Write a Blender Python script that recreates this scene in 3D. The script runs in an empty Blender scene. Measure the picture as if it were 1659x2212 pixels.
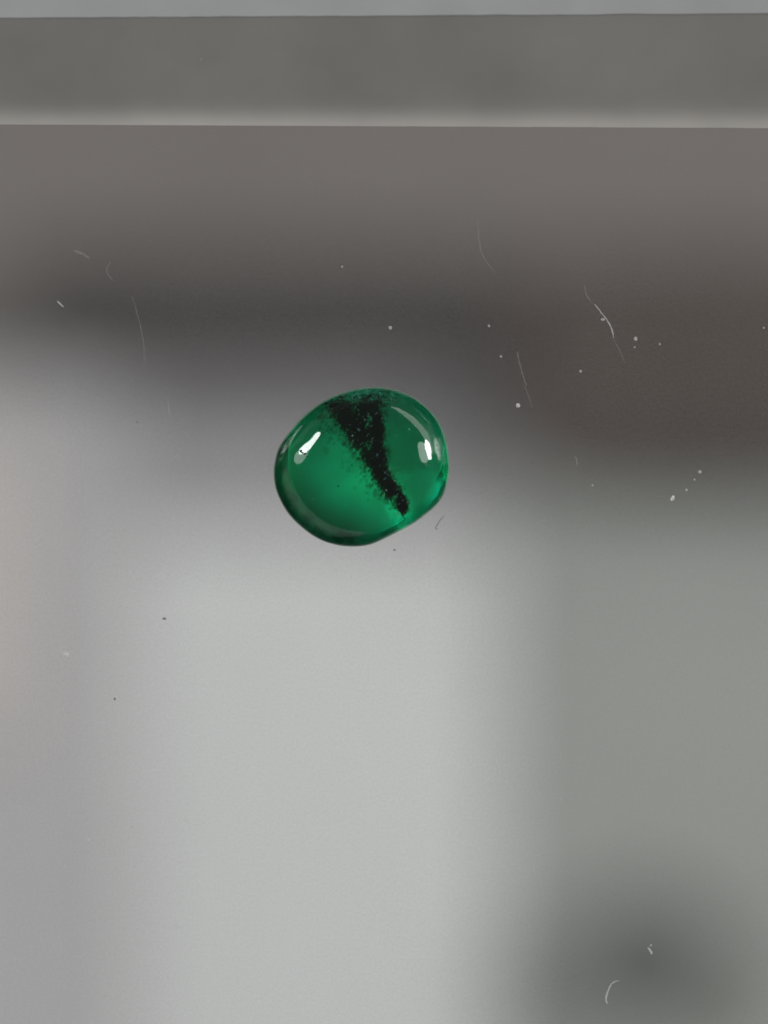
import bpy, bmesh, math, random
from mathutils import Vector, noise

random.seed(7)
scene = bpy.context.scene
col = scene.collection

# ------------------------------------------------------------------ camera
CAM_H = 0.300                      # lens above the clear plate (m)
VIEW_W = 0.035                     # width of the plate seen (m)
S = VIEW_W / 1659.0                # metres on the plate per pixel of the 1659-wide view
cam_d = bpy.data.cameras.new('camera')
cam = bpy.data.objects.new('camera', cam_d); col.objects.link(cam)
cam.location = (0, 0, CAM_H)
cam_d.sensor_fit = 'HORIZONTAL'; cam_d.sensor_width = 36.0
cam_d.lens = 36.0 * CAM_H / VIEW_W
cam_d.clip_start = 0.01; cam_d.clip_end = 20
cam_d.dof.use_dof = True
cam_d.dof.focus_distance = CAM_H - 0.0012
cam_d.dof.aperture_fstop = cam_d.lens / 9.8
scene.camera = cam

# ------------------------------------------------------------------ world and lamps
w = bpy.data.worlds.new('World'); scene.world = w; w.use_nodes = True
bg = w.node_tree.nodes['Background']
bg.inputs['Color'].default_value = (1.0, 0.985, 0.965, 1); bg.inputs['Strength'].default_value = 0.135

def lamp(name, direction, dist, sx, sy, radiance, colour, shape='RECTANGLE'):
    l = bpy.data.lights.new(name, 'AREA'); l.shape = shape
    l.size = sx; l.size_y = sy; l.color = colour
    l.energy = radiance * math.pi * sx * sy * (math.pi / 4 if shape == 'ELLIPSE' else 1.0)
    o = bpy.data.objects.new(name, l); col.objects.link(o)
    d = Vector(direction).normalized()
    o.location = d * dist
    q = d.to_track_quat('Z', 'Y'); o.rotation_mode = 'QUATERNION'
    o.rotation_quaternion = q
    return o
# daylight windows of the room, low on both sides, then two added fills
lamp('window_light_left', (-1.0, 0.56, 0.56), 1.0, 0.36, 0.34, 17.0, (0.97, 0.99, 1.0), 'ELLIPSE')
lamp('curtained_window_left', (-1.0, 0.34, 0.54), 1.0, 0.36, 0.44, 3.0, (0.97, 0.99, 1.0), 'ELLIPSE')
lamp('window_light_right', (1.0, 0.21, 0.23), 1.0, 0.26, 0.24, 26.0, (1.0, 0.99, 0.97), 'ELLIPSE')
lamp('skylight_right', (1.0, 0.17, 0.50), 1.0, 0.30, 0.40, 4.0, (1.0, 0.99, 0.97), 'ELLIPSE')
lamp('fill_light_front', (-0.66, -0.70, 0.06), 1.2, 3.0, 0.60, 0.34, (0.98, 1.0, 1.0), 'ELLIPSE')  # unseen soft fill added to grey the stone's lower left rim
lamp('fill_light_back', (0.80, 0.66, 0.10), 1.2, 1.5, 0.56, 2.0, (1.0, 1.0, 0.97), 'ELLIPSE')  # unseen soft fill added for the pale band at the stone's upper right

scene.view_settings.view_transform = 'Standard'
scene.view_settings.look = 'None'
scene.view_settings.exposure = 0.0
scene.view_settings.gamma = 1.0
scene.render.engine = 'CYCLES'
scene.cycles.max_bounces = 16
scene.cycles.transmission_bounces = 14
scene.cycles.transparent_max_bounces = 24
scene.cycles.caustics_refractive = True
scene.cycles.caustics_reflective = True
scene.cycles.blur_glossy = 0.3

# ------------------------------------------------------------------ helpers
def P(px, py, z=0.0):
    """pixel of the 1659x2212 view -> point at height z below/above the plate"""
    f = (CAM_H - z) / CAM_H
    return Vector(((px - 829.5) * S * f, (1106 - py) * S * f, z))

def mesh_obj(name, verts, faces, mat, parent=None, smooth=False, loc=None):
    me = bpy.data.meshes.new(name); me.from_pydata([tuple(v) for v in verts], [], faces); me.update()
    if mat: me.materials.append(mat)
    if smooth:
        for p in me.polygons: p.use_smooth = True
    o = bpy.data.objects.new(name, me); col.objects.link(o)
    if parent: o.parent = parent
    if loc is not None: o.location = loc
    return o

def tag(o, label, cat, group=None, kind=None):
    if label: o['label'] = label
    if cat: o['category'] = cat
    if group: o['group'] = group
    if kind: o['kind'] = kind
    return o

def new_mat(name):
    m = bpy.data.materials.new(name); m.use_nodes = True
    nt = m.node_tree; nt.nodes.clear()
    out = nt.nodes.new('ShaderNodeOutputMaterial')
    return m, nt, out

def principled(name, colour, rough=0.6, spec=0.4, var=0.08, scale=60.0, bump=0.0):
    m, nt, out = new_mat(name)
    p = nt.nodes.new('ShaderNodeBsdfPrincipled')
    tc = nt.nodes.new('ShaderNodeTexCoord')
    n = nt.nodes.new('ShaderNodeTexNoise'); n.inputs['Scale'].default_value = scale; n.inputs['Detail'].default_value = 4
    nt.links.new(tc.outputs['Object'], n.inputs['Vector'])
    r = nt.nodes.new('ShaderNodeMapRange')
    r.inputs['From Min'].default_value = 0.3; r.inputs['From Max'].default_value = 0.7
    r.inputs['To Min'].default_value = 1 - var; r.inputs['To Max'].default_value = 1 + var
    nt.links.new(n.outputs['Fac'], r.inputs['Value'])
    mul = nt.nodes.new('ShaderNodeVectorMath'); mul.operation = 'SCALE'
    mul.inputs[0].default_value = colour
    nt.links.new(r.outputs['Result'], mul.inputs['Scale'])
    nt.links.new(mul.outputs['Vector'], p.inputs['Base Color'])
    p.inputs['Roughness'].default_value = rough
    p.inputs['Specular IOR Level'].default_value = spec
    if bump > 0:
        b = nt.nodes.new('ShaderNodeBump'); b.inputs['Strength'].default_value = bump; b.inputs['Distance'].default_value = 0.0001
        nt.links.new(n.outputs['Fac'], b.inputs['Height']); nt.links.new(b.outputs['Normal'], p.inputs['Normal'])
    nt.links.new(p.outputs['BSDF'], out.inputs['Surface'])
    return m

# ------------------------------------------------------------------ materials
def clear_plastic():
    m, nt, out = new_mat('clear_plastic')
    tr = nt.nodes.new('ShaderNodeBsdfTransparent'); tr.inputs['Color'].default_value = (0.985, 0.985, 0.985, 1)
    gl = nt.nodes.new('ShaderNodeBsdfGlossy'); gl.inputs['Roughness'].default_value = 0.06
    fr = nt.nodes.new('ShaderNodeFresnel'); fr.inputs['IOR'].default_value = 1.49
    mx = nt.nodes.new('ShaderNodeMixShader')
    nt.links.new(fr.outputs['Fac'], mx.inputs['Fac']); nt.links.new(tr.outputs[0], mx.inputs[1]); nt.links.new(gl.outputs[0], mx.inputs[2])
    # thin film of fine dust and hairline wear
    tc = nt.nodes.new('ShaderNodeTexCoord')
    n1 = nt.nodes.new('ShaderNodeTexNoise'); n1.inputs['Scale'].default_value = 9000; n1.inputs['Detail'].default_value = 2
    n2 = nt.nodes.new('ShaderNodeTexNoise'); n2.inputs['Scale'].default_value = 240; n2.inputs['Detail'].default_value = 5
    nt.links.new(tc.outputs['Object'], n1.inputs['Vector']); mp = nt.nodes.new('ShaderNodeMapping'); mp.inputs['Rotation'].default_value = (0, 0, 0.5); mp.inputs['Scale'].default_value = (1.0, 0.55, 1.0)
    nt.links.new(tc.outputs['Object'], mp.inputs['Vector']); nt.links.new(mp.outputs['Vector'], n2.inputs['Vector'])
    ml = nt.nodes.new('ShaderNodeMath'); ml.operation = 'MULTIPLY'
    nt.links.new(n1.outputs['Fac'], ml.inputs[0]); cm = nt.nodes.new('ShaderNodeMapRange'); cm.inputs['To Min'].default_value = 0.36; cm.inputs['To Max'].default_value = 0.64
    nt.links.new(n2.outputs['Fac'], cm.inputs['Value']); nt.links.new(cm.outputs['Result'], ml.inputs[1])
    mr = nt.nodes.new('ShaderNodeMapRange')
    mr.inputs['From Min'].default_value = 0.10; mr.inputs['From Max'].default_value = 0.45
    mr.inputs['To Min'].default_value = 0.0; mr.inputs['To Max'].default_value = 0.11
    nt.links.new(ml.outputs[0], mr.inputs['Value'])
    df = nt.nodes.new('ShaderNodeBsdfDiffuse'); df.inputs['Color'].default_value = (0.55, 0.54, 0.53, 1)
    mx2 = nt.nodes.new('ShaderNodeMixShader')
    nt.links.new(mr.outputs['Result'], mx2.inputs['Fac']); nt.links.new(mx.outputs[0], mx2.inputs[1]); nt.links.new(df.outputs[0], mx2.inputs[2])
    nt.links.new(mx2.outputs[0], out.inputs['Surface'])
    return m
M_clear = clear_plastic()
M_rim = principled('smoky_plastic', (0.575, 0.55, 0.515), 0.45, 0.5, 0.10, 150, 0.0)
M_flange = principled('grey_plastic', (0.45, 0.455, 0.455), 0.5, 0.4, 0.05, 300, 0.0)
M_table = principled('table_laminate', (0.55, 0.55, 0.55), 0.55, 0.4, 0.04, 30)

def dust_mat(name, colour, alpha):
    m, nt, out = new_mat(name)
    d = nt.nodes.new('ShaderNodeBsdfDiffuse'); d.inputs['Color'].default_value = (*colour, 1)
    t = nt.nodes.new('ShaderNodeBsdfTranslucent'); t.inputs['Color'].default_value = (*colour, 1)
    a = nt.nodes.new('ShaderNodeMixShader'); a.inputs['Fac'].default_value = 0.35
    nt.links.new(d.outputs[0], a.inputs[1]); nt.links.new(t.outputs[0], a.inputs[2])
    tr = nt.nodes.new('ShaderNodeBsdfTransparent')
    n = nt.nodes.new('ShaderNodeTexNoise'); n.inputs['Scale'].default_value = 9000
    tc = nt.nodes.new('ShaderNodeTexCoord'); nt.links.new(tc.outputs['Object'], n.inputs['Vector'])
    mr = nt.nodes.new('ShaderNodeMapRange')
    mr.inputs['From Min'].default_value = 0.3; mr.inputs['From Max'].default_value = 0.65
    mr.inputs['To Min'].default_value = alpha * 0.55; mr.inputs['To Max'].default_value = min(1, alpha * 1.2)
    nt.links.new(n.outputs['Fac'], mr.inputs['Value'])
    mx = nt.nodes.new('ShaderNodeMixShader')
    nt.links.new(mr.outputs['Result'], mx.inputs['Fac']); nt.links.new(tr.outputs[0], mx.inputs[1]); nt.links.new(a.outputs[0], mx.inputs[2])
    nt.links.new(mx.outputs[0], out.inputs['Surface'])
    return m
M_lint = dust_mat('white_lint', (0.85, 0.85, 0.83), 0.5)
M_crumb = dust_mat('white_crumb', (0.92, 0.92, 0.90), 0.85)
M_faint = dust_mat('faint_scuff', (0.85, 0.84, 0.82), 0.095)
M_dark = dust_mat('dark_grit', (0.10, 0.10, 0.10), 0.45)

# ------------------------------------------------------------------ made-up boards below the plate that give the blurred tones
TABLE_Z = -0.58
tb = mesh_obj('table_top', [(-1.2, -1.2, TABLE_Z), (1.2, -1.2, TABLE_Z), (1.2, 1.2, TABLE_Z), (-1.2, 1.2, TABLE_Z)], [(0, 1, 2, 3)], M_table)
tag(tb, None, None, kind='structure')

def slab(name, x0, y0, x1, y1, ztop, thick, mat, rot=0.0, r=0.002, outs=None):
    """a rounded stand-in board lying below the plate; edges given where they show in the view"""
    a = P(x0, y1, ztop); b = P(x1, y0, ztop)
    cx, cy = (a.x + b.x) / 2, (a.y + b.y) / 2
    hx, hy = (b.x - a.x) / 2, (b.y - a.y) / 2
    bm = bmesh.new()
    bmesh.ops.create_cube(bm, size=1.0)
    for v in bm.verts:
        v.co = Vector((v.co.x * 2 * hx, v.co.y * 2 * hy, (v.co.z + 0.5) * thick))
    bmesh.ops.bevel(bm, geom=[e for e in bm.edges], offset=min(r, thick * 0.45), segments=3, affect='EDGES', profile=0.5)
    me = bpy.data.meshes.new(name); bm.to_mesh(me); bm.free()
    me.materials.append(mat)
    for p in me.polygons: p.use_smooth = True
    o = bpy.data.objects.new(name, me); col.objects.link(o)
    o.location = (cx, cy, ztop - thick); o.rotation_euler = (0, 0, math.radians(rot))
    return o

T = TABLE_Z
white = slab('white_stand_in', 290, 1154, 1085, 4200, T + 0.0012, 0.0012, principled('white_tone', (0.84, 0.855, 0.85), 0.8, 0.2, 0.02, 40))
tag(white, 'blurred white stand-in sheet lying far below the clear plate', 'paper')
leftc = slab('grey_stand_in', -900, 784, 286, 4200, T + 0.0012, 0.0012, principled('lilac_tone', (0.60, 0.59, 0.60), 0.8, 0.2, 0.03, 40))
tag(leftc, 'blurred pale lilac grey stand-in card beside the white sheet', 'card')
mid = slab('silver_step', 290, 960, 1085, 1150, T + 0.0012, 0.0012, principled('silver_step', (0.50, 0.50, 0.505), 0.8, 0.2, 0.03, 40))
tag(mid, 'blurred mid grey stand-in card, a tone step between the white sheet and the darker grey card', 'card')
mid2 = slab('steel_step', 290, 784, 1085, 957, T + 0.0012, 0.0012, principled('steel_step', (0.345, 0.335, 0.345), 0.8, 0.2, 0.03, 40))  # extra tone step, so the blur grades from dark to white
tag(mid2, 'blurred darker grey stand-in card, a tone step between the charcoal bar and the mid grey card', 'card')
right = slab('olive_stand_in', 1090, 1020, 3000, 4200, T + 0.0012, 0.0012, principled('olive_stand_in', (0.45, 0.475, 0.445), 0.8, 0.2, 0.03, 40))
tag(right, 'blurred olive grey stand-in card lying right beside the white sheet', 'card')
strip = slab('cream_stand_in', -900, 930, 30, 1600, T + 0.004, 0.0028, principled('cream_tone', (0.75, 0.70, 0.675), 0.8, 0.2, 0.03, 40))
tag(strip, 'blurred cream stand-in strip lying on the lilac grey card', 'strip')
dark = slab('dark_grey_stand_in', -1500, -1500, 3000, 780, T + 0.0030, 0.0030, principled('dark_grey_stand_in', (0.265, 0.24, 0.225), 0.8, 0.2, 0.05, 40))
tag(dark, 'blurred wide dark grey stand-in mat below the clear plate', 'mat')
bar = slab('charcoal_step', 30, 530, 1100, 772, T + 0.0150, 0.0120, principled('charcoal', (0.082, 0.074, 0.072), 0.8, 0.2, 0.05, 40), r=0.005)  # darker step: curved shading of the dark zone put into colour
tag(bar, 'blurred charcoal stand-in bar, a darker tone step along the front edge of the grey mat', 'bar')
brown = slab('brown_stand_in', 1105, 540, 2300, 1035, T + 0.0150, 0.0120, principled('brown_tone', (0.10, 0.077, 0.068), 0.7, 0.3, 0.08, 60), r=0.005)
tag(brown, 'blurred dark brown stand-in block beside the charcoal bar', 'block')

def lid(name, px, py, r_px, h, mat):
    c = P(px, py, T + 0.0012 + h); f = (CAM_H - T) / CAM_H; R = r_px * S * f
    prof = [(0, h * 0.93), (R * 0.72, h * 0.93), (R * 0.80, h), (R * 0.95, h), (R, h * 0.9), (R, 0.0), (0, 0)]
    n = 48; verts = []; faces = []
    for (rr, z) in prof:
        for k in range(n):
            a = 2 * math.pi * k / n
            verts.append((rr * math.cos(a), rr * math.sin(a), z))
    for i in range(len(prof) - 1):
        for k in range(n):
            faces.append((i * n + k, (i + 1) * n + k, (i + 1) * n + (k + 1) % n, i * n + (k + 1) % n))
    return mesh_obj(name, verts, faces, mat, loc=(c.x, c.y, T + 0.0012))
cap = lid('round_stand_in', 1400, 2080, 155, 0.012, principled('green_tone', (0.165, 0.18, 0.165), 0.6, 0.3, 0.05, 60))
tag(cap, 'blurred dark green round stand-in lid resting on the olive grey card', 'lid')

# ------------------------------------------------------------------ the clear plate with its rim
plate_root = bpy.data.objects.new('clear_plate', None); col.objects.link(plate_root)
plate_root.empty_display_size = 0.01
tag(plate_root, 'scratched clear plastic plate with a rounded smoky rim, carrying the green stone', 'plate')
XL, XR = -0.075, 0.075
def lerp_line(y_left, y_right):      # a straight line given at the two sides of the view, in pixels
    def f(x):
        t = (x / S + 829.5) / 1659.0
        return (1106 - (y_left + (y_right - y_left) * t)) * S
    return f
edge_in = lerp_line(269, 277); edge_out = lerp_line(41, 31)
# plate
th = 0.002
xs = [XL + (XR - XL) * i / 30 for i in range(31)]
v = []; f = []
for z in (0.0, -th):
    v += [(XL, -0.09, z), (XR, -0.09, z), (XR, edge_in(XR) + 0.001, z), (XL, edge_in(XL) + 0.001, z)]
f = [(0, 1, 2, 3), (7, 6, 5, 4), (0, 4, 5, 1), (1, 5, 6, 2), (2, 6, 7, 3), (3, 7, 4, 0)]
mesh_obj('pane', v, f, M_clear, plate_root)
# rim: rounded bead, steep at the pane and levelling out
nx = 400; us = [0, .01, .02, .035, .055, .08, .11, .15, .2, .27, .35, .45, .55, .65, .75, .85, .93, .97, .99, 1.0]
RH = 0.0018
def rim_z(u):
    # a shallow cove: level at the pane, then a steady rise to the outer lip
    n = 40; z = 0.0
    for k in range(n):
        q = min(1.0, (k + 0.5) / n * u / 0.25)
        z += 0.92 * q * q * (3 - 2 * q) * u / n
    return z * 0.0048
RH = rim_z(1.0)
v = []; f = []
for i in range(nx + 1):
    x = XL + (XR - XL) * i / nx
    yi, yo = edge_in(x) + 2e-6, edge_out(x) * (1 - RH / CAM_H)
    yo += 2.0e-5 * noise.noise(Vector((x * 2600, 3.1, 0))) + 3.0e-5 * noise.noise(Vector((x * 500, 9.1, 0)))
    v.append((x, yi + 0.0009, 4e-6))
    for u in us:
        z = rim_z(u)
        v.append((x, yi + (yo - yi) * u, z + 6e-6))
    v.append((x, yo, -th))
k = len(us) + 2
for i in range(nx):
    for j in range(k - 1):
        f.append((i * k + j, (i + 1) * k + j, (i + 1) * k + j + 1, i * k + j + 1))
rim = mesh_obj('rim', v, f, M_rim, plate_root)
for p in rim.data.polygons: p.use_smooth = True
rim.data.set_sharp_from_angle(angle=math.radians(50))
# flange
v = []; f = []
for i in range(nx + 1):
    x = XL + (XR - XL) * i / nx
    yo = edge_out(x) * (1 - RH / CAM_H) + 3e-6 + 2.0e-5 * noise.noise(Vector((x * 2600, 3.1, 0))) + 3.0e-5 * noise.noise(Vector((x * 500, 9.1, 0)))
    v += [(x, yo, -th), (x, yo, RH + 2e-5), (x, yo + 5e-5, RH + 6e-5), (x, yo + 0.012, RH + 6e-5), (x, yo + 0.012, -th)]
for i in range(nx):
    for j in range(4):
        f.append((i * 5 + j, (i + 1) * 5 + j, (i + 1) * 5 + j + 1, i * 5 + j + 1))
mesh_obj('flange', v, f, M_flange, plate_root)

# ------------------------------------------------------------------ the stone
GS = 0.4099 * 0.035 / 2500            # metres per pixel of the close view used for the outline
def G(cx, cy):                        # close-view pixel -> plate position
    sx = 840 + cx * 0.4099; sy = 1200 + cy * 0.41
    return Vector(((sx - 1250) * 0.035 / 2500, (1666.5 - sy) * 0.035 / 2500, 0))
outline_px = [(900,148),(1030,155),(1150,190),(1270,250),(1370,335),(1440,430),(1490,560),(1512,680),(1520,790),(1505,900),(1470,1010),(1420,1080),(1340,1150),(1240,1225),(1130,1285),(1010,1345),(900,1395),(780,1413),(650,1405),(520,1370),(420,1315),(320,1235),(240,1150),(180,1050),(140,950),(125,850),(130,760),(155,650),(200,570),(270,480),(350,385),(440,310),(540,245),(660,195),(780,162)]
base_c = G(822, 782)
pts = [G(*p) - base_c for p in outline_px]
# closed Catmull-Rom resampling by angle
def resample(pts, n):
    dense = []
    m = len(pts)
    for i in range(m):
        p0, p1, p2, p3 = pts[i - 1], pts[i], pts[(i + 1) % m], pts[(i + 2) % m]
        for s in range(12):
            t = s / 12
            dense.append(0.5 * ((2 * p1) + (p2 - p0) * t + (2 * p0 - 5 * p1 + 4 * p2 - p3) * t * t + (3 * p1 - p0 - 3 * p2 + p3) * t ** 3))
    L = [0]
    for i in range(len(dense)):
        L.append(L[-1] + (dense[(i + 1) % len(dense)] - dense[i]).length)
    out = []; j = 0
    for k in range(n):
        d = L[-1] * k / n
        while L[j + 1] < d: j += 1
        t = (d - L[j]) / max(1e-12, L[j + 1] - L[j])
        out.append(dense[j].lerp(dense[(j + 1) % len(dense)], t))
    # light smoothing
    for _ in range(6):
        out = [(out[i - 1] + out[i] * 2 + out[(i + 1) % n]) / 4 for i in range(n)]
    return out
NA = 220
ring = resample(pts, NA)
GH = 0.0029                            # height of the dome
GIRD = 0.00090                         # height of the widest line above the plate
SHIFT = Vector((0.00050, 0.00052, 0))  # the crown sits off-centre
def dome_pt(a_idx, t):
    z = GIRD + (GH - GIRD) * (1 - t ** 3.0) ** 0.66
    p = ring[a_idx] * t + SHIFT * (1 - t) * (0.3 + 0.7 * (1 - t ** 3))
    return Vector((p.x, p.y, z))
def dome_height(x, y):                 # z of the dome over a local point
    best = None
    t = 0.5; lo, hi = 0.0, 1.0
    q = Vector((x, y, 0))
    for _ in range(30):
        t = (lo + hi) / 2
        c = SHIFT * (1 - t) * (0.3 + 0.7 * (1 - t ** 3))
        d = q - c
        ang = math.atan2(d.y, d.x)
        # radius of outline in that direction
        r = radius_at(ang) * t
        if d.length > r: lo = t
        else: hi = t
    return GIRD + (GH - GIRD) * (1 - min(1, t) ** 3.0) ** 0.66
ang_tab = sorted((math.atan2(p.y, p.x), p.length) for p in ring)
import bisect
ang_keys = [a for a, _ in ang_tab]
def radius_at(a):
    i = bisect.bisect(ang_keys, a)
    a0, r0 = ang_tab[i - 1] if i > 0 else (ang_tab[-1][0] - 2 * math.pi, ang_tab[-1][1])
    a1, r1 = ang_tab[i] if i < len(ang_tab) else (ang_tab[0][0] + 2 * math.pi, ang_tab[0][1])
    t = (a - a0) / max(1e-9, a1 - a0)
    return r0 + (r1 - r0) * t

verts = []; faces = []
NT = 60
rings = []
def add_ring(fn):
    idx = len(verts)
    for a in range(NA): verts.append(fn(a))
    rings.append(idx)
ts = [1 - (1 - i / NT) ** 1.7 for i in range(1, NT + 1)]
for t in ts:
    def fn(a, t=t):
        p = dome_pt(a, t)
        # slightly uneven hand-polished surface
        d = 0.000016 * noise.noise(Vector((p.x * 420, p.y * 420, 2.0))) + 0.000004 * noise.noise(Vector((p.x * 1500, p.y * 1500, 4.0)))
        # small chips near the upper edge
        if t > 0.85 and p.y > 0.0022 and p.x < 0.002:
            d += 0.00002 * noise.noise(Vector((p.x * 5200, p.y * 5200, 1.0))) * min(1, (t - 0.85) * 15)
        p.z += d
        return p
    add_ring(fn)
# rounded underside
BSH = Vector((0.00016, 0.00026, 0))    # the flat back is also off-centre
prof_a = [(0.994, 0.93), (0.97, 0.83), (0.92, 0.66), (0.86, 0.46), (0.80, 0.26), (0.755, 0.11), (0.73, 0.035), (0.71, 0.0), (0.45, 0.0), (0.2, 0.0)]
prof_b = [(0.994, 0.95), (0.96, 0.86), (0.90, 0.70), (0.82, 0.49), (0.74, 0.27), (0.68, 0.11), (0.65, 0.035), (0.63, 0.0), (0.45, 0.0), (0.2, 0.0)]
for (ka, za), (kb, zb) in zip(prof_a, prof_b):
    def fn(a, ka=ka, za=za, kb=kb, zb=zb):
        ang = math.degrees(math.atan2(ring[a].y, ring[a].x))
        w_ = max(0.0, 1 - abs(ang + 25) / 40.0); w_ = w_ * w_ * (3 - 2 * w_)      # rounder bevel on one flank
        k = ka + (kb - ka) * w_; z = GIRD * (za + (zb - za) * w_)
        p = ring[a] * k + BSH * min(1.0, (1 - k) / 0.29)
        return Vector((p.x, p.y, z))
    add_ring(fn)
top = len(verts); verts.append(Vector((SHIFT.x, SHIFT.y, GH)))
bot = len(verts); verts.append(BSH.copy())
for a in range(NA):
    b = (a + 1) % NA
    faces.append((top, rings[0] + b, rings[0] + a) )
    faces.append((bot, rings[-1] + a, rings[-1] + b))
for i in range(len(rings) - 1):
    for a in range(NA):
        b = (a + 1) % NA
        faces.append((rings[i] + a, rings[i] + b, rings[i + 1] + b, rings[i + 1] + a))

def emerald_mat():
    m, nt, out = new_mat('emerald')
    tc = nt.nodes.new('ShaderNodeTexCoord')
    gl = nt.nodes.new('ShaderNodeBsdfGlass'); gl.inputs['IOR'].default_value = 1.575; gl.inputs['Roughness'].default_value = 0.03
    gl.inputs['Color'].default_value = (0.97, 1, 0.985, 1)
    # very fine polish relief
    n = nt.nodes.new('ShaderNodeTexNoise'); n.inputs['Scale'].default_value = 2600; n.inputs['Detail'].default_value = 4
    nt.links.new(tc.outputs['Object'], n.inputs['Vector'])
    b = nt.nodes.new('ShaderNodeBump'); b.inputs['Strength'].default_value = 0.05; b.inputs['Distance'].default_value = 0.00004
    nt.links.new(n.outputs['Fac'], b.inputs['Height']); nt.links.new(b.outputs['Normal'], gl.inputs['Normal'])
    # unpolished, chipped skin high on the upper edge
    sep = nt.nodes.new('ShaderNodeSeparateXYZ'); nt.links.new(tc.outputs['Object'], sep.inputs[0])
    mz = nt.nodes.new('ShaderNodeMapRange'); mz.inputs['From Min'].default_value = 0.00285; mz.inputs['From Max'].default_value = 0.0033
    nt.links.new(sep.outputs['Y'], mz.inputs['Value'])
    n2 = nt.nodes.new('ShaderNodeTexNoise'); n2.inputs['Scale'].default_value = 5200; n2.inputs['Detail'].default_value = 5
    nt.links.new(tc.outputs['Object'], n2.inputs['Vector'])
    mn = nt.nodes.new('ShaderNodeMapRange'); mn.inputs['From Min'].default_value = 0.45; mn.inputs['From Max'].default_value = 0.62; mn.inputs['To Max'].default_value = 0.5
    nt.links.new(n2.outputs['Fac'], mn.inputs['Value'])
    mu = nt.nodes.new('ShaderNodeMath'); mu.operation = 'MULTIPLY'
    nt.links.new(mz.outputs['Result'], mu.inputs[0]); nt.links.new(mn.outputs['Result'], mu.inputs[1])
    ad = nt.nodes.new('ShaderNodeMath'); ad.operation = 'ADD'; ad.inputs[1].default_value = 0.008
    nt.links.new(mu.outputs[0], ad.inputs[0])
    df = nt.nodes.new('ShaderNodeBsdfDiffuse'); df.inputs['Color'].default_value = (0.03, 0.26, 0.16, 1)
    mx = nt.nodes.new('ShaderNodeMixShader')
    nt.links.new(ad.outputs[0], mx.inputs['Fac']); nt.links.new(gl.outputs[0], mx.inputs[1]); nt.links.new(df.outputs[0], mx.inputs[2])
    nt.links.new(mx.outputs[0], out.inputs['Surface'])
    va = nt.nodes.new('ShaderNodeVolumeAbsorption')
    va.inputs['Color'].default_value = (0.0, 0.985, 0.865, 1); va.inputs['Density'].default_value = 1250.0
    nt.links.new(va.outputs[0], out.inputs['Volume'])
    return m
M_em = emerald_mat()
def ground_back():
    m, nt, out = new_mat('ground_back')
    gl = nt.nodes.new('ShaderNodeBsdfGlass'); gl.inputs['IOR'].default_value = 1.575; gl.inputs['Roughness'].default_value = 0.5
    df = nt.nodes.new('ShaderNodeBsdfDiffuse'); df.inputs['Color'].default_value = (0.88, 0.9, 0.9, 1)
    n = nt.nodes.new('ShaderNodeTexNoise'); n.inputs['Scale'].default_value = 700; n.inputs['Detail'].default_value = 3
    tc = nt.nodes.new('ShaderNodeTexCoord'); nt.links.new(tc.outputs['Object'], n.inputs['Vector'])
    mr = nt.nodes.new('ShaderNodeMapRange'); mr.inputs['To Min'].default_value = 0.30; mr.inputs['To Max'].default_value = 0.9
    nt.links.new(n.outputs['Fac'], mr.inputs['Value'])
    # inner glow of the stone painted as a pale patch near one edge
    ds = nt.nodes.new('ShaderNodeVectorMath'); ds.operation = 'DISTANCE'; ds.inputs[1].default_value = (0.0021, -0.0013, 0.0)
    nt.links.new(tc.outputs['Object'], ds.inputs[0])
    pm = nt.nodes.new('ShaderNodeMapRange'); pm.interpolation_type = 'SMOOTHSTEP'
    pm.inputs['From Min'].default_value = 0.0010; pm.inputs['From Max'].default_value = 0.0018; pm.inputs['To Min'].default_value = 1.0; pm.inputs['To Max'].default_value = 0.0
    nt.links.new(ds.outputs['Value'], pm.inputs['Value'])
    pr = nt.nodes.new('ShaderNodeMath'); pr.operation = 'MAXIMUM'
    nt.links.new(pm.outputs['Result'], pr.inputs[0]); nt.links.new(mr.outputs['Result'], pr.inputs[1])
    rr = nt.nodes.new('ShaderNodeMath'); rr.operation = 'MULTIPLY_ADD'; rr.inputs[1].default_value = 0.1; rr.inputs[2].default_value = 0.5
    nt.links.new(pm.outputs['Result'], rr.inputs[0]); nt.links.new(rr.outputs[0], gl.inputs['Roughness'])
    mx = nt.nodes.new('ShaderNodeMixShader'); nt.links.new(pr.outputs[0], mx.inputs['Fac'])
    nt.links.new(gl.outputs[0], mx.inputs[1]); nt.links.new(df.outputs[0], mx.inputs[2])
    # shade painted into one flank of the back, deepening toward its edge
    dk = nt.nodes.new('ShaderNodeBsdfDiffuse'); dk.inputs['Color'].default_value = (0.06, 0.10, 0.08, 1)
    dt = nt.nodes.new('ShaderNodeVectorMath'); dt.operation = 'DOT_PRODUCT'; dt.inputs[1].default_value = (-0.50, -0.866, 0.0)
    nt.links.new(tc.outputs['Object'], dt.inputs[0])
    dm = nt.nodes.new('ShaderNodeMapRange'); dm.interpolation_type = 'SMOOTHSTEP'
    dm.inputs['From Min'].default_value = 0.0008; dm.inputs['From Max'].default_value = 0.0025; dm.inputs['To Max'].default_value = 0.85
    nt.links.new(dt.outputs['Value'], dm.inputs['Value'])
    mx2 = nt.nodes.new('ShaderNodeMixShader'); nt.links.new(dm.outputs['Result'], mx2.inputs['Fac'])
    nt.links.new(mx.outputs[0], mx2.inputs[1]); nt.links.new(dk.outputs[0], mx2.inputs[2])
    nt.links.new(mx2.outputs[0], out.inputs['Surface'])
    va = nt.nodes.new('ShaderNodeVolumeAbsorption')
    va.inputs['Color'].default_value = (0.0, 0.985, 0.865, 1); va.inputs['Density'].default_value = 1250.0
    nt.links.new(va.outputs[0], out.inputs['Volume'])
    return m
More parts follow.
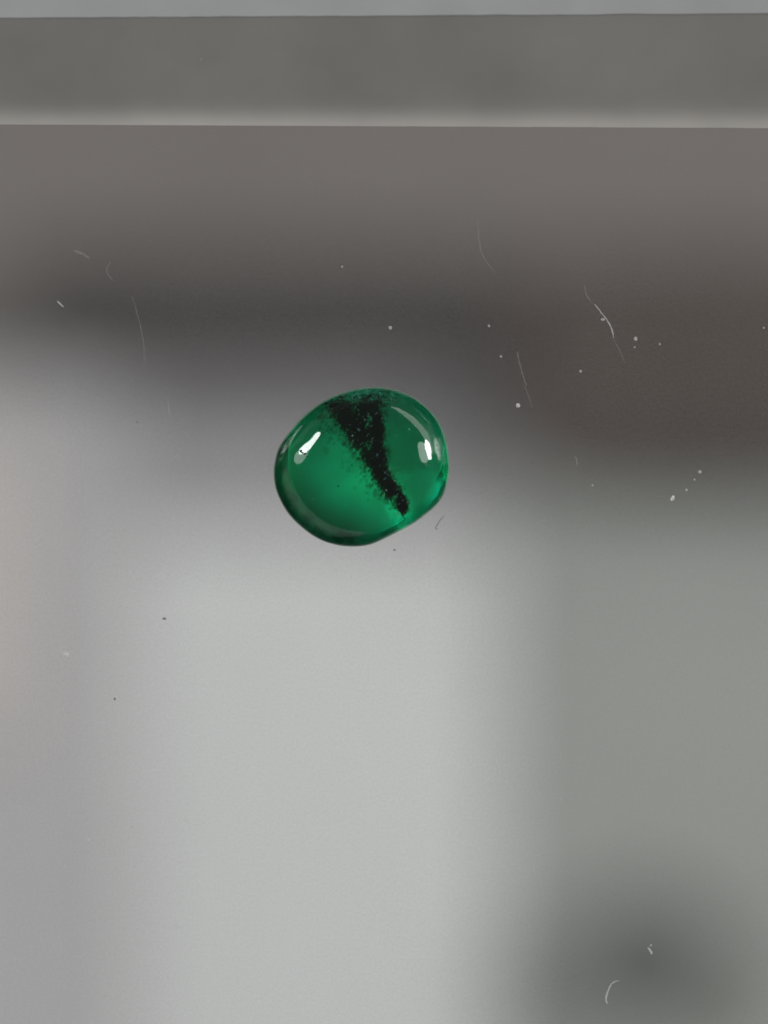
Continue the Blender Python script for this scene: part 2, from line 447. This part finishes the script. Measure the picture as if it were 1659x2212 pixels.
gem = bpy.data.objects.new('emerald_cabochon', None); col.objects.link(gem)
gem.location = (base_c.x, base_c.y, 0.000006); gem.empty_display_size = 0.004
tag(gem, 'polished green cabochon gemstone crossed by a black band, resting on the clear plate', 'gemstone')
body = mesh_obj('body', verts, faces, M_em, gem, smooth=True)
def ground_bevel():
    # the bevel under the girdle: matt and dark on one flank, polished on the other
    m, nt, out = new_mat('ground_bevel')
    gl = nt.nodes.new('ShaderNodeBsdfGlass'); gl.inputs['IOR'].default_value = 1.575; gl.inputs['Roughness'].default_value = 0.135
    df = nt.nodes.new('ShaderNodeBsdfDiffuse')
    tc = nt.nodes.new('ShaderNodeTexCoord')
    n = nt.nodes.new('ShaderNodeTexNoise'); n.inputs['Scale'].default_value = 900; n.inputs['Detail'].default_value = 4
    nt.links.new(tc.outputs['Object'], n.inputs['Vector'])
    cr = nt.nodes.new('ShaderNodeMix'); cr.data_type = 'RGBA'
    cr.inputs['A'].default_value = (0.05, 0.09, 0.075, 1); cr.inputs['B'].default_value = (0.30, 0.34, 0.32, 1)
    mn = nt.nodes.new('ShaderNodeMapRange'); mn.inputs['From Min'].default_value = 0.35; mn.inputs['From Max'].default_value = 0.75
    nt.links.new(n.outputs['Fac'], mn.inputs['Value']); nt.links.new(mn.outputs['Result'], cr.inputs['Factor'])
    nt.links.new(cr.outputs['Result'], df.inputs['Color'])
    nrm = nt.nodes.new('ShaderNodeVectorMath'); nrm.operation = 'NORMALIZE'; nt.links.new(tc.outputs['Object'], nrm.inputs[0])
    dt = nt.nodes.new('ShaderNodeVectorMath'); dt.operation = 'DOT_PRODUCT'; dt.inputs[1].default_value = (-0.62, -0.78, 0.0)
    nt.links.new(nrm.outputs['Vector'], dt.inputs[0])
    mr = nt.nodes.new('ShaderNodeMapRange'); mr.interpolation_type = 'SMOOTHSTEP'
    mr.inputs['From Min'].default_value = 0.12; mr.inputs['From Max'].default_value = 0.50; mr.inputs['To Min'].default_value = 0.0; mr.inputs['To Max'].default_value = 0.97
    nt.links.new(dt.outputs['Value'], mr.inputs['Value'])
    # the painted glow of the back runs up the bevel as pale colour
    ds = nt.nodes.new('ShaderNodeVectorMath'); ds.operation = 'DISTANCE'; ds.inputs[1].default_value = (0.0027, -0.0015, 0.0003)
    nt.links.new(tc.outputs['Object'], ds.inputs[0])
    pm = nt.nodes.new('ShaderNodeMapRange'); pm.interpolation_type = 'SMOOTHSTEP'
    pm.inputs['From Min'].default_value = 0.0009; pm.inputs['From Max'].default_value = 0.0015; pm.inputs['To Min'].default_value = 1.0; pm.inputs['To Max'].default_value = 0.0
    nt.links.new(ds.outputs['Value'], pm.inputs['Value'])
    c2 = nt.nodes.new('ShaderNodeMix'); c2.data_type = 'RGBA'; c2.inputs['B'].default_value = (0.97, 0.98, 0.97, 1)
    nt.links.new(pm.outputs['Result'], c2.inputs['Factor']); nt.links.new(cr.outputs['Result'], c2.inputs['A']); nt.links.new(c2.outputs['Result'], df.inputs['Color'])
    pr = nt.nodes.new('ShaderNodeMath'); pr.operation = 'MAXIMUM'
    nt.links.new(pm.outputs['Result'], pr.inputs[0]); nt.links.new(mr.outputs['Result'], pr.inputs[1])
    mx = nt.nodes.new('ShaderNodeMixShader'); nt.links.new(pr.outputs[0], mx.inputs['Fac'])
    nt.links.new(gl.outputs[0], mx.inputs[1]); nt.links.new(df.outputs[0], mx.inputs[2])
    nt.links.new(mx.outputs[0], out.inputs['Surface'])
    va = nt.nodes.new('ShaderNodeVolumeAbsorption')
    va.inputs['Color'].default_value = (0.0, 0.985, 0.865, 1); va.inputs['Density'].default_value = 1250.0
    nt.links.new(va.outputs[0], out.inputs['Volume'])
    return m
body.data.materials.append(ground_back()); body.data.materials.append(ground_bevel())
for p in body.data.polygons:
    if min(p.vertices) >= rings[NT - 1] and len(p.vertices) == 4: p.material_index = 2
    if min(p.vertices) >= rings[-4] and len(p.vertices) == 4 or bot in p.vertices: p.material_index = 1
bm = bmesh.new(); bm.from_mesh(body.data); bmesh.ops.recalc_face_normals(bm, faces=bm.faces); bm.to_mesh(body.data); bm.free()

# black band inside the stone: flakes of dark matter
def simple(name, colour, transp=None):
    m, nt, out = new_mat(name)
    if transp:
        s = nt.nodes.new('ShaderNodeBsdfTransparent'); s.inputs['Color'].default_value = (*transp, 1)
    else:
        s = nt.nodes.new('ShaderNodeBsdfDiffuse'); s.inputs['Color'].default_value = (*colour, 1)
    nt.links.new(s.outputs[0], out.inputs['Surface'])
    return m
M_black = simple('black_shale', (0.004, 0.006, 0.005))
nt_ = M_black.node_tree
d_ = [n for n in nt_.nodes if n.type == 'BSDF_DIFFUSE'][0]; o_ = [n for n in nt_.nodes if n.type == 'OUTPUT_MATERIAL'][0]
t_ = nt_.nodes.new('ShaderNodeBsdfTransparent'); t_.inputs['Color'].default_value = (0.5, 0.8, 0.7, 1)
m_ = nt_.nodes.new('ShaderNodeMixShader'); m_.inputs['Fac'].default_value = 0.32
nt_.links.new(d_.outputs[0], m_.inputs[1]); nt_.links.new(t_.outputs[0], m_.inputs[2]); nt_.links.new(m_.outputs[0], o_.inputs['Surface'])
M_pit = simple('black_pit', (0.004, 0.006, 0.005))
M_veil = simple('dark_veil', None, (0.72, 0.80, 0.77))
M_fleck = simple('grey_green_fleck', (0.17, 0.32, 0.27))
left_e = [(560,265),(630,380),(660,470),(690,555),(800,600),(870,700),(930,830),(990,960),(1060,1070),(1150,1150)]
right_e = [(1090,285),(1065,400),(1015,500),(1020,590),(1075,680),(1055,780),(1095,880),(1155,985),(1190,1060),(1178,1160)]
def edge(e, t):
    q = t * (len(e) - 1); i = min(int(q), len(e) - 2); s = q - i
    return Vector(((e[i][0] * (1 - s) + e[i + 1][0] * s), (e[i][1] * (1 - s) + e[i + 1][1] * s), 0))
rng = random.Random(3)
def flake(vs, fs, c, size, flat=0.5, smin=0.45, smax=1.0):
    n = rng.choice((4, 5, 6)); i0 = len(vs)
    ax = Vector((rng.gauss(0, flat), rng.gauss(0, flat), 1)).normalized()
    u = ax.orthogonal().normalized(); v_ = ax.cross(u)
    ph = rng.random() * 6.28; st = rng.uniform(smin, smax)
    for k in range(n):
        a = ph + 2 * math.pi * k / n
        r = size * rng.uniform(0.55, 1.1)
        vs.append(c + u * (r * math.cos(a)) + v_ * (r * st * math.sin(a)))
    fs.append(tuple(range(i0, i0 + n)))
def band_point(t, u, depth):
    a, b = edge(left_e, t), edge(right_e, t)
    q = a.lerp(b, u); q.x += rng.gauss(0, 10); q.y += rng.gauss(0, 10)
    p = G(q.x, q.y) - base_c
    lim = radius_at(math.atan2(p.y, p.x)) * 0.90
    if p.length > lim: p = p * (lim / p.length * rng.uniform(0.93, 1.0))
    h = dome_height(p.x, p.y)
    p.z = max(0.00025, h * depth - 0.00006)
    return p
core = [(625,300,75),(700,400,80),(780,510,85),(850,610,80),(930,760,72),(1000,885,60),(1075,985,52),(1125,1050,30),(1140,1085,10)]
lobe = [(850,270,135),(880,355,110),(900,450,88),(915,540,80),(940,650,60),(985,760,40)]
edge_f = [1.0]
def streak_point(path, spread, depth):
    q = rng.random() * (len(path) - 1); i = min(int(q), len(path) - 2); f_ = q - i
    x, y, h = [path[i][k] * (1 - f_) + path[i + 1][k] * f_ for k in range(3)]
    o = rng.gauss(0, 1) * spread
    edge_f[0] = 1.0 if abs(o) < 0.75 else max(0.25, 1.0 - (abs(o) - 0.75) * 1.2)
    if o > 0.8: o = 0.8 + (o - 0.8) * 0.35        # crisper on one side
    p = G(x + o * h, y + rng.gauss(0, 14) - 0.35 * o * h) - base_c
    lim = radius_at(math.atan2(p.y, p.x)) * 0.90
    if p.length > lim: p = p * (lim / p.length * rng.uniform(0.93, 1.0))
    p.z = max(0.00025, dome_height(p.x, p.y) * depth - 0.00006)
    return p
vs, fs = [], []
for path, cnt in ((core, 4300), (lobe, 2500)):
    for i in range(cnt):
        q = streak_point(path, 0.58, rng.uniform(0.45, 0.92))
        c = noise.noise(Vector((q.x * 1700, q.y * 1700, 11.0))) + 0.5 * noise.noise(Vector((q.x * 4200, q.y * 4200, 5.0)))
        if c < -0.42 or (edge_f[0] < 0.8 and rng.random() < 0.5): continue
        flake(vs, fs, q, (0.00003 + 0.0001 * rng.random() ** 1.6) * edge_f[0])
# the thin crack running down from the band
for i in range(160):
    t = rng.random()
    q = G(1140 - 8 * t + 10 * math.sin(t * 9) + rng.gauss(0, 5), 1050 + 120 * t) - base_c
    q.z = dome_height(q.x, q.y) * rng.uniform(0.7, 0.95)
    if rng.random() < 0.8: flake(vs, fs, q, rng.uniform(0.00002, 0.000055))
inc = mesh_obj('black_band', vs, fs, M_black, gem)
inc['label'] = 'black flaky band crossing the green stone'
vs, fs = [], []
for path, cnt in ((core, 1500), (lobe, 800)):
    for i in range(cnt):
        flake(vs, fs, streak_point(path, 1.05, rng.uniform(0.4, 0.85)), rng.uniform(0.00006, 0.0002))
mesh_obj('dark_veil', vs, fs, M_veil, gem)
# pale flecks within and beside the band
vs, fs = [], []
for i in range(200):
    t = rng.random() ** 1.2; u = rng.gauss(0.62, 0.22)
    p = band_point(t, u, 0.965)
    p.z = dome_height(p.x, p.y) - 0.00003
    flake(vs, fs, p, 0.000012 + 0.0001 * rng.random() ** 3, 0.4, 0.12, 0.5)
mesh_obj('pale_flecks', vs, fs, M_fleck, gem)['kind'] = 'stuff'

# crumbly chipped strip along the upper edge
def edge_strip(name, cnt, mat, smin, smax, lift):
    vs, fs = [], []
    for i in range(cnt):
        x = rng.uniform(560, 1110); y_top = 160 + 0.00045 * (x - 880) ** 2
        p = G(x, y_top + rng.uniform(10, 95)) - base_c
        if p.length > radius_at(math.atan2(p.y, p.x)) * 0.97: continue
        p.z = dome_height(p.x, p.y) - lift
        flake(vs, fs, p, rng.uniform(smin, smax), 0.9, 0.3, 0.9)
    return mesh_obj(name, vs, fs, mat, gem)
M_chip = simple('chip_grey_green', (0.09, 0.19, 0.15))
edge_strip('chipped_edge', 130, M_chip, 0.00002, 0.00009, 0.00003)
edge_strip('dark_edge_crumbs', 260, M_black, 0.00002, 0.00008, 0.0001)

# pits and bright points on the skin of the stone
def skin_spot(name, cx, cy, size, mat, up=0.0):
    p = G(cx, cy) - base_c; z = dome_height(p.x, p.y)
    bm = bmesh.new(); bmesh.ops.create_icosphere(bm, subdivisions=1, radius=size)
    for v_ in bm.verts:
        v_.co *= rng.uniform(0.65, 1.15); v_.co.z *= 0.5
    me = bpy.data.meshes.new(name); bm.to_mesh(me); bm.free(); me.materials.append(mat)
    o = bpy.data.objects.new(name, me); col.objects.link(o); o.parent = gem; o.location = (p.x, p.y, z + up)
    return o
for (cx, cy, s) in [(345,660,13),(378,680,11),(360,672,8),(392,700,6),(640,935,8)]:
    skin_spot('pit', cx, cy, s * GS * 1.15, M_pit, 4e-6)
M_spark = principled('pale_grain', (0.35, 0.55, 0.46), 0.5, 0.5, 0.1, 900)
for (cx, cy, s) in [(1200,487,7),(1092,537,5),(1283,528,4),(1018,966,7),(1003,1000,5),(1045,797,5),(1107,787,4),(1102,836,4),(1085,893,5),(1110,1153,7),(1140,1225,5),(330,1020,6),(445,1035,7),(752,538,6),(1290,285,6),(1330,765,6),(1355,770,5),(1380,768,4),(1435,1025,6)]:
    skin_spot('surface_grain', cx, cy, s * GS, M_spark)

# ------------------------------------------------------------------ dust, lint and scuffs on the plate
def tube(name, pxs, rad, mat, parent=None, taper=True, z0=None):
    ps = [P(x, y) + Vector((0, 0, surf_z(y))) for x, y in pxs]
    fine = []
    m = len(ps)
    for i in range(m - 1):
        p0, p1, p2, p3 = ps[max(0, i - 1)], ps[i], ps[i + 1], ps[min(m - 1, i + 2)]
        for s in range(8):
            t = s / 8
            fine.append(0.5 * ((2 * p1) + (p2 - p0) * t + (2 * p0 - 5 * p1 + 4 * p2 - p3) * t * t + (3 * p1 - p0 - 3 * p2 + p3) * t ** 3))
    fine.append(ps[-1])
    n = len(fine); V = []; F = []; kk = 6
    org = ps[0].copy()
    for i, p in enumerate(fine):
        d = (fine[min(n - 1, i + 1)] - fine[max(0, i - 1)]).normalized()
        side = Vector((-d.y, d.x, 0))
        r = rad * (0.6 + 0.4 * math.sin(math.pi * (i + 0.5) / n)) * rng.uniform(0.7, 1.25) if taper else rad
        j = side * rng.gauss(0, rad * 0.25)
        for k in range(kk):
            a = 2 * math.pi * k / kk
            V.append(p - org + j + side * (r * math.cos(a)) + Vector((0, 0, r * 0.7 * math.sin(a) + rad * 0.9)))
    for i in range(n - 1):
        for k in range(kk):
            F.append((i * kk + k, i * kk + (k + 1) % kk, (i + 1) * kk + (k + 1) % kk, (i + 1) * kk + k))
    F.append(tuple(range(kk - 1, -1, -1))); F.append(tuple(range((n - 1) * kk, n * kk)))
    return mesh_obj(name, V, F, mat, parent, smooth=True, loc=org if parent is None else org)

def surf_z(py):
    if py > 273: return 0.0
    if py > 40: return rim_z((273 - py) / 238.0)
    return RH
def speck(name, px, py, r_px, mat, sx=1.0, ang=0.0):
    bm = bmesh.new(); bmesh.ops.create_icosphere(bm, subdivisions=2, radius=1.0)
    r = r_px * S * 0.88
    sd = rng.random() * 50
    for v_ in bm.verts:
        k = 1 + 0.55 * noise.noise(v_.co * 1.6 + Vector((sd, 0, 0)))
        v_.co = Vector((v_.co.x * r * k * sx, v_.co.y * r * k, (v_.co.z * 0.5 + 0.45) * r * k))
    zmin = min(v_.co.z for v_ in bm.verts)
    for v_ in bm.verts: v_.co.z -= zmin
    me = bpy.data.meshes.new(name); bm.to_mesh(me); bm.free(); me.materials.append(mat)
    o = bpy.data.objects.new(name, me); col.objects.link(o)
    p = P(px, py, surf_z(py)); o.location = (p.x, p.y, surf_z(py) + 0.000003); o.rotation_euler = (0, 0, math.radians(ang))
    return o

W1 = 0.000028
tag(tube('lint_fibre', [(1285,657),(1298,675),(1310,690),(1319,706),(1323,716),(1325,730)], W1, M_lint), 'longest crooked white lint fibre on the plate, over the dark brown stand-in block', 'lint')
tag(tube('lint_fibre', [(1337,2118),(1322,2125),(1313,2142),(1309,2158),(1312,2168)], 0.00004, M_lint), 'curved hook-shaped white lint fibre over the dark green stand-in lid', 'lint')
tag(tube('lint_fibre', [(1400,2046),(1404,2053),(1409,2061)], 0.00005, M_lint), 'short thick white lint piece beside the hook-shaped fibre', 'lint')
tag(tube('lint_fibre', [(124,650),(130,656),(137,663)], 0.00004, M_lint), 'short straight white lint fibre over the charcoal stand-in bar', 'lint')
tag(tube('lint_fibre', [(166,1068),(176,1052),(188,1032)], 0.00003, M_faint), 'pale slanted lint fibre over the lilac grey stand-in card', 'lint')
tag(tube('lint_fibre', [(232,1110),(236,1118),(237,1126)], 0.00003, M_lint), 'tiny curved white lint fibre below the slanted pale one', 'lint')
tag(tube('hair_fragment', [(960,1114),(951,1124),(943,1136),(941,1142),(946,1142)], 0.000018, M_dark), 'short dark hooked hair lying just outside the green stone', 'hair')

G1, G2 = 'white dust specks on the plate', 'dark grit specks on the plate'
TINY = 'tiny pale dust speck lying by itself on the clear plate'
for (x, y, r, kind, sx, a, lb) in [
        (435,127,3.2,'w',.7,0,'narrow white dust speck on the smoky rim'),
        (843,708,4,'w',1,20,'white dust speck over the charcoal stand-in bar, above the green stone'),
        (1082,770,3,'w',1,0,'white dust speck just beside the top of the straight scratch'),
        (1119,876,5.5,'w',.8,30,'bright white dust speck below the lower end of the straight scratch'),
        (1302,690,3.5,'w',1.4,0,'white dust speck touching the side of the longest crooked lint fibre'),
        (1373,732,4.5,'w',1,0,'roundish white dust speck beside the end of the longest crooked fibre'),
        (1425,743,2.6,'w',1,0,'small white dust speck farther from the longest fibre than the roundish one'),
        (1371,750,2.2,'w',1,0,'very small white speck just under the roundish one by the longest fibre'),
        (1254,802,3.2,'w',1,0,'white dust speck alone in the middle of the dark brown stand-in block'),
        (1453,1076,7,'w',.6,-25,'largest, elongated speck of the dust trail at the brown stand-in block edge'),
        (1483,1058,3,'w',1,0,'second speck of the dust trail, next to the large elongated one'),
        (1500,1036,2.4,'w',1,0,'smallest speck of the dust trail at the brown stand-in block edge'),
        (1512,1019,3.6,'w',1.2,0,'end speck of the dust trail, farthest from the large elongated one'),
        (142,1414,6.5,'w',1.1,30,'largest white dust crumb of the cluster over the lilac grey stand-in card'),
        (139,1402,3,'w',1,0,'tiny separate speck beside the largest dust crumb on the lilac stand-in card'),
        (148,1411,3.5,'w',1,0,'small crumb stuck to the largest dust crumb on the lilac stand-in card'),
        (190,1814,3.8,'w',1,0,'round white dust speck alone over the lilac grey stand-in card'),
        (287,1787,3,'w',1,0,'small white speck over the seam of lilac and white stand-ins'),
        (1212,1726,2.2,'w',1,0,'tiny white speck alone over the olive grey stand-in card'),
        (1406,2042,2.6,'w',1,0,'tiny white speck at the tip of the short thick lint piece'),
        (577,1016,3.8,'w',1.5,-20,'pale dust speck close against the side of the green stone'),
        (1056,704,2.4,'w',1.5,-40,'slanted little dust speck where charcoal and brown stand-ins meet'),
        (575,907,2,'w',1,0,TINY),(739,576,2.3,'w',1,0,TINY),(1650,708,2.4,'w',1,0,TINY),(1280,1048,2.2,'w',1,0,TINY),
        (1558,218,2.2,'w',1,0,'tiny white speck on the smoky rim close to the pane'),
        (248,1510,3,'d',1,0,'round dark grit speck over the lilac grey stand-in card'),
        (355,1336,3,'d',1.6,0,'elongated dark grit speck over the edge of the white stand-in sheet'),
        (296,912,2,'d',1,0,'tiniest dark grit speck over the lilac stand-in card near the charcoal stand-in bar'),
        (852,1188,1.8,'d',1.8,0,'dark grit speck lying just below the green stone')]:
    o = speck('dust_speck' if kind == 'w' else 'grit_speck', x, y, r, (M_crumb if r > 5 else M_lint) if kind == 'w' else M_dark, sx, a)
    tag(o, lb, 'dust' if kind == 'w' else 'grit', G1 if kind == 'w' else G2)
tag(speck('dust_smear', 381, 2002, 8, M_faint, 0.9, 20), 'translucent roundish smear on the plate above the white stand-in sheet', 'smear')

# hairline scratches: parts of the plate
for pts_, rad in [([(1117,760),(1123,786),(1130,812),(1138,835)], 0.000026), ([(1032,475),(1034,508),(1040,545),(1056,572),(1070,592)], 0.000018),
                  ([(285,640),(300,690),(310,740),(312,778)], 0.000018), ([(222,92),(228,70),(230,48)], 0.000022), ([(1240,985),(1246,993),(1247,1008)], 0.00003),
                  ([(362,868),(366,885),(364,900)], 0.000024), ([(243,1065),(252,1085),(258,1090)], 0.000022), ([(1262,615),(1268,640),(1280,656)], 0.00002),
                  ([(1325,732),(1340,760),(1350,785)], 0.000014), ([(160,541),(178,548),(192,558)], 0.00006), ([(395,1770),(425,1782),(450,1770)], 0.00003),
                  ([(240,565),(230,585),(245,607)], 0.00002), ([(1130,830),(1140,850),(1150,880)], 0.000014)]:
    o = tube('scratch', pts_, rad, M_faint, plate_root)

# finest dust, too small to count
vs, fs = [], []
for i in range(420):
    x, y = rng.uniform(-150, 1810), rng.uniform(285, 2350)
    p = P(x, y); g = p - base_c
    if g.length < 0.0046: continue
    r = S * rng.choice((0.5, 0.6, 0.7, 0.8, 1.1, 1.5))
    i0 = len(vs)
    a0 = rng.random() * 6
    for k in range(3):
        a = a0 + k * 2.094
        vs.append(Vector((p.x + r * math.cos(a), p.y + r * math.sin(a), 0.000002)))
    vs.append(Vector((p.x, p.y, 0.000002 + r)))
    fs += [(i0, i0 + 1, i0 + 3), (i0 + 1, i0 + 2, i0 + 3), (i0 + 2, i0, i0 + 3), (i0 + 2, i0 + 1, i0)]
d = mesh_obj('fine_dust', vs, fs, M_faint)
tag(d, 'finest pale dust scattered over the clear plate', 'dust', kind='stuff')
